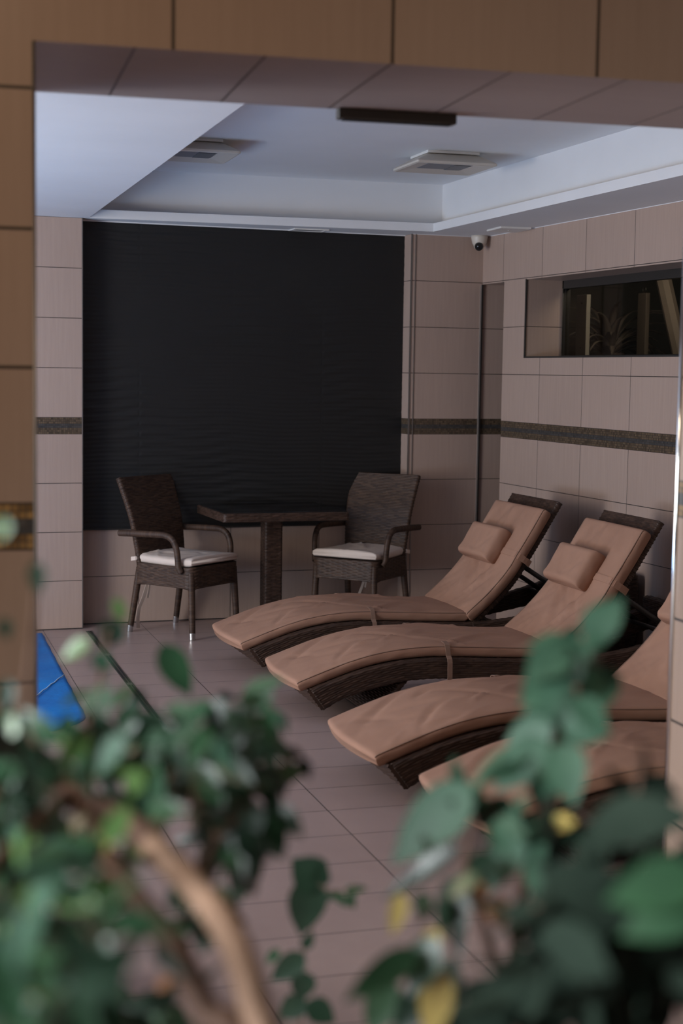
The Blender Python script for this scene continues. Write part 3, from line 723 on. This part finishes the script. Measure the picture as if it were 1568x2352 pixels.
f = noise_tex(nt, 5, 4); nt.links.new(mix(nt, ((f-.3)*2.2).clamp(), (.001, .20, .60), (.001, .13, .46)), b.inputs['Base Color']); bump(nt, b, noise_tex(nt, 18, 4), .3, .01)
def blue_mat():
    nx, ny = 60, 60; V = []
    ex = lambda y: -.262-.062*(-.1-y)
    for j in range(ny+1):
        y = -.10-2.53*j/ny
        cut = 0.17*max(0, (j/ny-.90)/.10)**2
        for i in range(nx+1):
            x = (ex(y)-cut)+(-2.6-(ex(y)-cut))*(i/nx)**1.6
            e = min(i/3, 1)*min(j/2, 1)*min((ny-j)/2, 1)
            V.append((x+.006*noise.noise((y*6, 3, 1))*(1 if i == 0 else 0), y+.01*noise.noise((x*5, 1, 7))*(1 if j in (0, ny) else 0), .0015+.014*min(1, e)+.006*noise.noise((x*4, y*4, 0))*e))
    n = nx+1; top = len(V); F = [(j*n+i, j*n+i+1, (j+1)*n+i+1, (j+1)*n+i) for j in range(ny) for i in range(nx)]
    F = [q[::-1] for q in F]
    b_ = [i for i in range(n)]+[j*n+nx for j in range(1, ny+1)]+[ny*n+i for i in range(nx-1, -1, -1)]+[j*n for j in range(ny-1, 0, -1)]
    V += [(V[k][0], V[k][1], 0) for k in b_]
    for k in range(len(b_)): F.append((b_[k], b_[(k+1) % len(b_)], top+(k+1) % len(b_), top+k))
    root = empty('pool_mat', (0, 0, 0), 0, 'bright blue vinyl mat on the floor beside the left pier', 'mat')
    o = mesh_obj('mat_sheet', V, F, bm, root, smooth=True)
    pts = [(-.36-.02*k, -1.50-.045*k-.008*math.sin(k*2.1), .0215+.003*noise.noise((k, 0, 0))) for k in range(30)]
    MB().tube(pts, .0035, 6).build('crease_line', simple('pale_blue_line', (.35, .55, .75), None, .5), root, smooth=True)
blue_mat()

# ------------------------------------------------------------------ plants in the foreground
def leaf_mat(name, c1, c2, rough=.38, spec=.6):
    m, nt, b = new_mat(name, c1, rough); f = noise_tex(nt, 30, 3); nt.links.new(mix(nt, ((f-.3)*2.4).clamp(), c1, c2), b.inputs['Base Color'])
    b.inputs['Transmission Weight'].default_value = 0; b.inputs['Specular IOR Level'].default_value = spec
    return m
LM = [leaf_mat('leaf_deep_green', (.013, .030, .017), (.008, .021, .012), .33), leaf_mat('leaf_mid_green', (.024, .066, .030), (.016, .045, .022), .30),
      leaf_mat('leaf_light_green', (.085, .16, .045), (.055, .11, .032), .36), leaf_mat('leaf_yellowing', (.50, .38, .11), (.38, .27, .08), .5), leaf_mat('leaf_dried', (.34, .13, .035), (.25, .09, .03), .6),
      leaf_mat('leaf_blue_green', (.036, .086, .052), (.026, .064, .040), .52, .3), leaf_mat('leaf_shaded_broad', (.016, .027, .019), (.011, .020, .014), .85, .15)]  # last green is darkened: shade put into the leaf colour
BARK = simple('lit_brown_bark', (.33, .20, .135), (.24, .14, .092), .75, 30, stretch=(1, 1, .25), bmp=.4, bscale=60)  # lighter bark: light put into the colour of the lower fig trunk
BARKD = simple('dark_shaded_bark', (.12, .062, .04), (.075, .04, .028), .8, 30, bmp=.4, bscale=60)  # dark bark for stems; on the fig it also paints shade
def add_leaf(m, base, tip, width, nrm, mat, fold=.25, droop=.15, shape=1.0):
    base, tip = Vector(base), Vector(tip); ax = tip-base; L = ax.length; ax.normalize()
    sd = ax.cross(Vector(nrm)); sd = sd.normalized() if sd.length > 1e-4 else ax.orthogonal().normalized(); up = sd.cross(ax)
    v = []; f = []; N = 8
    for k in range(N+1):
        t = k/N; w = width*.5*(math.sin(math.pi*t**(.72*shape))**.85 if 0 < k < N else .02)*(1 if t < .75 else 1-.25*(t-.75)/.25)
        c = base+ax*(L*t)-up*(droop*L*t*t)
        v += [c+sd*w+up*(w*fold), c, c-sd*w+up*(w*fold)]
    for k in range(N): f += [(3*k, 3*k+1, 3*k+4, 3*k+3), (3*k+1, 3*k+2, 3*k+5, 3*k+4)]
    m.add(v, f, mat)
def V3(px, py, d): return Vector(at(px, py, d))
def foliage(name, m, parent):
    o = m.build(name, None, None, smooth=True, mats=LM)
    o.data.transform(Matrix.Translation(-parent.location)); o.parent = parent; return o
def stem(name, pts, r, mat, parent, n=10):
    p = smooth_path(np.array([tuple(q) for q in pts]), 8*len(pts)); k = len(p)
    rr = r if isinstance(r, (int, float)) else [float(np.interp(i/(k-1), np.linspace(0, 1, len(r)), r)) for i in range(k)]
    o = MB().tube(p, rr, n).build(name, mat, None, smooth=True); o.data.transform(Matrix.Translation(-parent.location)); o.parent = parent; return o
rnd = random.Random(21)
UPN = Vector((-.35, -.45, .82))           # leaves of an indoor plant turn to the window light
def cluster(m, px, py, d, sx, sy, n, lpx, mats, aim=(0, .5), jit=.9, sd=.12, nrm=None):
    """n leaves about a point, LPX their length in the photo's pixels, AIM the mean direction across the view (x right, y down)"""
    for _ in range(n):
        gx, gy = (max(-1.7, min(1.7, rnd.gauss(0, 1))) for _k in (0, 1))
        x, y, dd = px+sx*gx, py+sy*gy, d+rnd.gauss(0, sd)
        L = lpx*rnd.uniform(.7, 1.25)/FPX*d
        dr = Vector(CR)*(aim[0]+rnd.uniform(-jit, jit)) - Vector(CU)*(aim[1]+rnd.uniform(-jit, jit)) + Vector(CF)*rnd.uniform(-.6, .6); dr.normalize()
        nn = (nrm or UPN)+Vector((rnd.uniform(-.9, .9), rnd.uniform(-.9, .9), rnd.uniform(-.6, .6)))
        b = V3(x, y, dd); add_leaf(m, b, b+dr*L, L*rnd.uniform(.42, .56), nn, rnd.choice(mats), rnd.uniform(.1, .4), rnd.uniform(0, .3))
# weeping fig on the left: trunk and limbs bend to the left
fig = empty('weeping_fig', (-1.22, -8.02, 0), 0, 'leafy weeping fig in the left foreground, its bare brown trunk bending left', 'plant')
TR = [(-1.22, -8.02, 0), (-1.235, -8.04, .45), (-1.255, -8.06, .80)]
stem('trunk', TR+[V3(612, 2420, 1.22), V3(590, 2330, 1.22), V3(556, 2210, 1.24), V3(505, 2110, 1.27), V3(440, 2030, 1.31), V3(375, 1968, 1.35), V3(345, 1940, 1.365)], [.020, .016, .0145, .0140, .0135, .0130], BARK, fig)
stem('branch', [V3(375, 1968, 1.35), V3(300, 1895, 1.40), V3(215, 1850, 1.45), V3(110, 1812, 1.49), V3(-60, 1770, 1.52)], [.0128, .0125, .012, .011], BARKD, fig)  # upper trunk, its shade put in by the darker bark
stem('branch', [Vector((-1.24, -8.03, .55)), V3(570, 2480, 1.24), V3(478, 2330, 1.24), V3(395, 2170, 1.26), V3(310, 2065, 1.29), V3(240, 1960, 1.36), V3(195, 1860, 1.45)], [.016, .0125, .012, .0115, .010], BARKD, fig)
stem('branch', [V3(365, 1958, 1.36), V3(362, 1880, 1.40), V3(395, 1790, 1.46), V3(450, 1700, 1.52), V3(520, 1650, 1.58)], [.007, .006, .004, .0025], BARKD, fig)
stem('branch', [V3(215, 1850, 1.45), V3(200, 1760, 1.50), V3(205, 1660, 1.55), V3(230, 1560, 1.60), V3(250, 1440, 1.62)], [.006, .004, .003, .002], BARKD, fig)
stem('branch', [V3(130, 1815, 1.48), V3(80, 1700, 1.46), V3(60, 1600, 1.44), V3(75, 1450, 1.42), V3(85, 1310, 1.40)], [.006, .004, .003, .0015], BARKD, fig)
stem('branch', [V3(160, 1830, 1.47), V3(40, 1930, 1.30), V3(-60, 2040, 1.15)], [.009, .007, .005], BARKD, fig)
stem('branch', [V3(440, 2030, 1.31), V3(505, 1930, 1.42), V3(590, 1810, 1.55), V3(680, 1730, 1.62)], [.005, .004, .003, .0015], BARKD, fig)
for p in [[(380, 2170, 1.40), (450, 2060, 1.48), (520, 1960, 1.52), (560, 1880, 1.55)], [(300, 2065, 1.43), (190, 2120, 1.25), (80, 2180, 1.10)], [(340, 2120, 1.42), (260, 2250, 1.20), (180, 2330, 1.05)], [(505, 1930, 1.42), (450, 1840, 1.5), (420, 1720, 1.55)]]:
    stem('twig', [V3(*q) for q in p], [.004, .003, .0015], BARKD, fig, 7)
m = MB()
DK, MD, LT, YL, OR, BG, SH = range(7)
mixd = [DK, DK, MD, MD, MD, BG]; mixl = [MD, MD, LT, BG, BG]
for a in [(560, 1690, 1.62, 55, 55, 50, 90, mixd), (470, 1700, 1.60, 55, 55, 48, 92, mixd), (330, 1690, 1.56, 65, 50, 46, 96, mixd), (275, 1650, 1.55, 50, 38, 22, 96, mixl), (50, 1725, 1.45, 60, 45, 34, 105, [DK, DK, DK, DK, MD]),
          (20, 1680, 1.40, 30, 50, 12, 110, [DK]), (35, 1850, 1.42, 45, 35, 18, 105, [DK, DK, MD]), (30, 1960, 1.36, 40, 40, 14, 105, [DK, MD, BG]), (290, 1790, 1.50, 65, 40, 36, 100, mixl), (550, 1790, 1.60, 55, 45, 38, 92, mixd), (520, 1900, 1.55, 50, 50, 40, 92, [DK, DK, DK, MD]), (570, 1965, 1.55, 28, 28, 12, 92, [DK]),
          (120, 1940, 1.35, 70, 45, 34, 105, mixl), (50, 2070, 1.18, 60, 55, 38, 125, mixl), (110, 2180, 1.10, 80, 60, 50, 132, [MD, BG, BG, MD, DK]), (80, 2310, 1.04, 80, 40, 36, 140, [MD, BG, MD, DK]),
          (250, 2250, 1.42, 60, 60, 34, 105, [DK, DK, DK, MD]), (370, 2330, 1.45, 60, 25, 16, 100, [DK, DK, MD]), (430, 2120, 1.5, 45, 55, 12, 88, [DK, MD]), (250, 1990, 1.42, 45, 35, 12, 92, mixl), (520, 2060, 1.5, 28, 40, 10, 85, [DK, MD]), (190, 1690, 1.55, 30, 40, 10, 95, [MD, DK])]:
    cluster(m, *a[:6], a[6], a[7])
def one(m, b, t, wpx, mat, d=1.5, d2=None, n=None, fold=.2, droop=.05):
    add_leaf(m, V3(*b, d), V3(*t, d2 or d), wpx/FPX*d, n or (UPN+Vector((0, -.5, 0))), mat, fold, droop)
for q in [((370, 1480), (440, 1600), 72, MD, 1.75), ((84, 1290), (88, 1365), 44, DK, 1.40), ((272, 1425), (235, 1488), 62, DK, 1.62, None, Vector((-.1, -.95, .2))), ((262, 1375), (285, 1430), 30, LT, 1.62), ((205, 1470), (140, 1515), 42, LT, 1.50), ((215, 1500), (255, 1545), 44, BG, 1.5),
          ((570, 1640), (630, 1585), 34, BG, 1.62), ((5, 1420), (20, 1470), 34, DK, 1.4), ((690, 1740), (712, 1792), 30, DK, 1.62), ((660, 1720), (700, 1745), 26, DK, 1.62), ((10, 1190), (0, 1240), 40, LT, 1.2), ((8, 1690), (30, 1640), 60, LT, 1.3), ((20, 1560), (8, 1640), 44, DK, 1.4),
          ((215, 2060), (210, 2120), 36, OR, 1.30), ((480, 1700), (500, 1660), 34, OR, 1.58), ((360, 2270), (395, 2245), 30, OR, 1.25), ((50, 2300), (110, 2262), 44, YL, 1.05), ((235, 1920), (240, 1960), 42, YL, 1.3), ((375, 1860), (385, 1890), 40, YL, 1.5), ((640, 1930), (625, 1860), 34, DK, 1.6)]:
    one(m, *q)
foliage('foliage', m, fig)
# a low seedling between the two, and its hanging dark leaves
sap = empty('fig_sapling', (-.93, -7.30, 0), 0, 'thin sapling with two dark hanging leaves low in the middle', 'plant')
stem('stem', [Vector((-.93, -7.30, 0)), V3(690, 2352, 2.05), V3(712, 2150, 2.02), V3(728, 2030, 2.0), V3(770, 2050, 2.0), V3(835, 2035, 2.0)], [.004, .003, .0025, .0018, .001], BARKD, sap, 7)
m = MB()
for q in [((716, 2010), (690, 2152), 92, DK, 2.0), ((742, 2035), (670, 1972), 92, DK, 2.0), ((735, 2040), (738, 1975), 44, DK, 2.0), ((760, 2045), (805, 2085), 22, MD, 2.0), ((790, 2045), (845, 2040), 20, MD, 2.0), ((770, 2050), (740, 2070), 20, DK, 2.0), ((800, 2045), (815, 2090), 20, MD, 2.0),
          ((700, 2190), (620, 2255), 60, DK, 2.0), ((700, 2230), (690, 2300), 60, DK, 2.0), ((695, 2180), (720, 2140), 30, DK, 2.0), ((640, 2180), (610, 2215), 26, MD, 2.0), ((700, 2290), (640, 2340), 60, DK, 2.0), ((705, 2300), (770, 2350), 60, DK, 2.0)]: one(m, *q, None, Vector((-.15, -.95, .25)))
foliage('foliage', m, sap)
# umbrella plant on the right
um = empty('umbrella_plant', (-.93, -7.86, 0), 0, 'tall umbrella plant with broad blue green leaves in front of the loungers', 'plant')
stem('stem', [Vector((-.93, -7.86, 0)), Vector((-.94, -7.87, .5)), V3(1165, 2360, 1.50), V3(1185, 2150, 1.50), V3(1215, 1960, 1.50), V3(1258, 1800, 1.50), V3(1290, 1640, 1.50), V3(1330, 1490, 1.50), V3(1360, 1430, 1.5)], [.012, .009, .008, .007, .005, .003], BARKD, um)
stem('stem', [V3(1170, 2300, 1.50), V3(1110, 2130, 1.46), V3(1070, 1990, 1.44), V3(1090, 1880, 1.42)], [.006, .005, .004, .0025], BARKD, um)
m = MB()
for b, t, w, c in [((1345, 1470), (1430, 1372), 88, BG), ((1340, 1460), (1392, 1475), 70, BG), ((1335, 1470), (1195, 1620), 118, BG), ((1300, 1490), (1210, 1560), 100, BG), ((1405, 1530), (1338, 1655), 84, BG), ((1290, 1560), (1262, 1690), 92, BG), ((1270, 1665), (1160, 1705), 84, BG), ((1290, 1670), (1408, 1680), 84, BG),
                   ((1320, 1600), (1395, 1690), 70, BG), ((1258, 1700), (1135, 1815), 100, BG), ((1285, 1705), (1318, 1850), 100, BG), ((1270, 1720), (1230, 1860), 90, DK), ((1240, 1700), (1180, 1760), 60, DK), ((1320, 1500), (1300, 1590), 60, DK), ((1375, 1520), (1330, 1600), 50, DK),
                   ((1085, 1800), (895, 1985), 128, BG), ((1060, 1810), (1040, 1740), 40, BG), ((1110, 1815), (1060, 1860), 60, MD), ((1195, 1905), (1118, 2050), 92, BG), ((1240, 1930), (1232, 2078), 74, BG), ((1235, 1900), (1340, 1925), 84, BG), ((1270, 1895), (1318, 1888), 46, YL), ((1150, 1880), (1030, 1840), 74, DK), ((1130, 1960), (1075, 2030), 66, DK),
                   ((1060, 1940), (875, 2065), 52, DK), ((1060, 2030), (1048, 2220), 44, DK), ((1075, 2050), (1010, 2140), 60, DK), ((925, 2050), (900, 2150), 42, YL), ((1000, 2130), (985, 2190), 44, YL), ((1000, 2150), (940, 2290), 90, MD), ((1015, 2220), (985, 2400), 82, YL), ((960, 2180), (790, 2300), 72, MD), ((1040, 2200), (1020, 2380), 80, DK), ((905, 2250), (845, 2380), 84, MD), ((990, 2260), (900, 2380), 80, DK), ((1200, 1760), (1100, 1790), 50, BG), ((1130, 1830), (1180, 1900), 60, BG), ((1300, 1750), (1240, 1830), 70, BG),
                   ((1135, 2060), (1150, 2130), 60, OR), ((1120, 2030), (1090, 2070), 36, OR)]:
    dd = 1.46+rnd.uniform(-.06, .06); one(m, b, t, w, c, dd, dd+rnd.uniform(-.04, .02), Vector((-.45, -.75, .5))+Vector((rnd.uniform(-.2, .2), rnd.uniform(-.2, .2), rnd.uniform(-.2, .2))))
for a in [(1270, 1600, 1.5, 40, 70, 9, 130, [BG, BG, DK]), (1220, 1780, 1.5, 50, 50, 10, 140, [BG, DK, BG]), (1330, 1470, 1.5, 30, 40, 5, 110, [BG]), (1010, 1990, 1.45, 50, 60, 7, 100, [DK, DK, MD]), (1150, 1900, 1.45, 60, 50, 7, 120, [DK, BG])]:
    cluster(m, *a[:6], a[6], a[7], aim=(-.2, .6), jit=.7, sd=.05)
foliage('foliage', m, um)
# bushy plant in the bottom right corner, shade put into its leaf green
bu = empty('rubber_plant', (-.62, -8.28, 0), 0, 'bushy plant, leaves coloured as in shade, filling the bottom right corner', 'plant')
stem('stem', [Vector((-.62, -8.28, 0)), Vector((-.63, -8.27, .6)), V3(1400, 2352, 1.25), V3(1420, 2100, 1.25), V3(1450, 1900, 1.25), V3(1475, 1730, 1.25)], [.012, .010, .006, .004, .003, .0015], BARKD, bu)
stem('stem', [V3(1400, 2340, 1.25), V3(1300, 2200, 1.2), V3(1230, 2080, 1.2)], [.006, .005, .003], BARKD, bu)
m = MB()
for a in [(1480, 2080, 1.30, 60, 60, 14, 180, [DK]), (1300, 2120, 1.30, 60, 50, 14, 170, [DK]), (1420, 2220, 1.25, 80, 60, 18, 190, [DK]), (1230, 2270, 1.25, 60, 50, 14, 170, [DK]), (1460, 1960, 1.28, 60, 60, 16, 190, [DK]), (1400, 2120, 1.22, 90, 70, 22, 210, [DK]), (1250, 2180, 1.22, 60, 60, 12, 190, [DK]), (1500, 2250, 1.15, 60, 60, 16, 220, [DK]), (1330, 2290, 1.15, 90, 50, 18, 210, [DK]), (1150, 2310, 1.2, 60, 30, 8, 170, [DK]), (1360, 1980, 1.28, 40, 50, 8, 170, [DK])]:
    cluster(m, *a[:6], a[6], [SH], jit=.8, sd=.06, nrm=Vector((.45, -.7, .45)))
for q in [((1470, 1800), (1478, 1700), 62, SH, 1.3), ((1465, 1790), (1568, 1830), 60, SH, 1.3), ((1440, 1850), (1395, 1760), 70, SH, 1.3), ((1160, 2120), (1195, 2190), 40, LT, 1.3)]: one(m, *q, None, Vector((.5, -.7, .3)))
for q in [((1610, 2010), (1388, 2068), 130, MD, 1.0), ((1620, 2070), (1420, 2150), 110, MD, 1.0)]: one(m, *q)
foliage('foliage', m, bu)
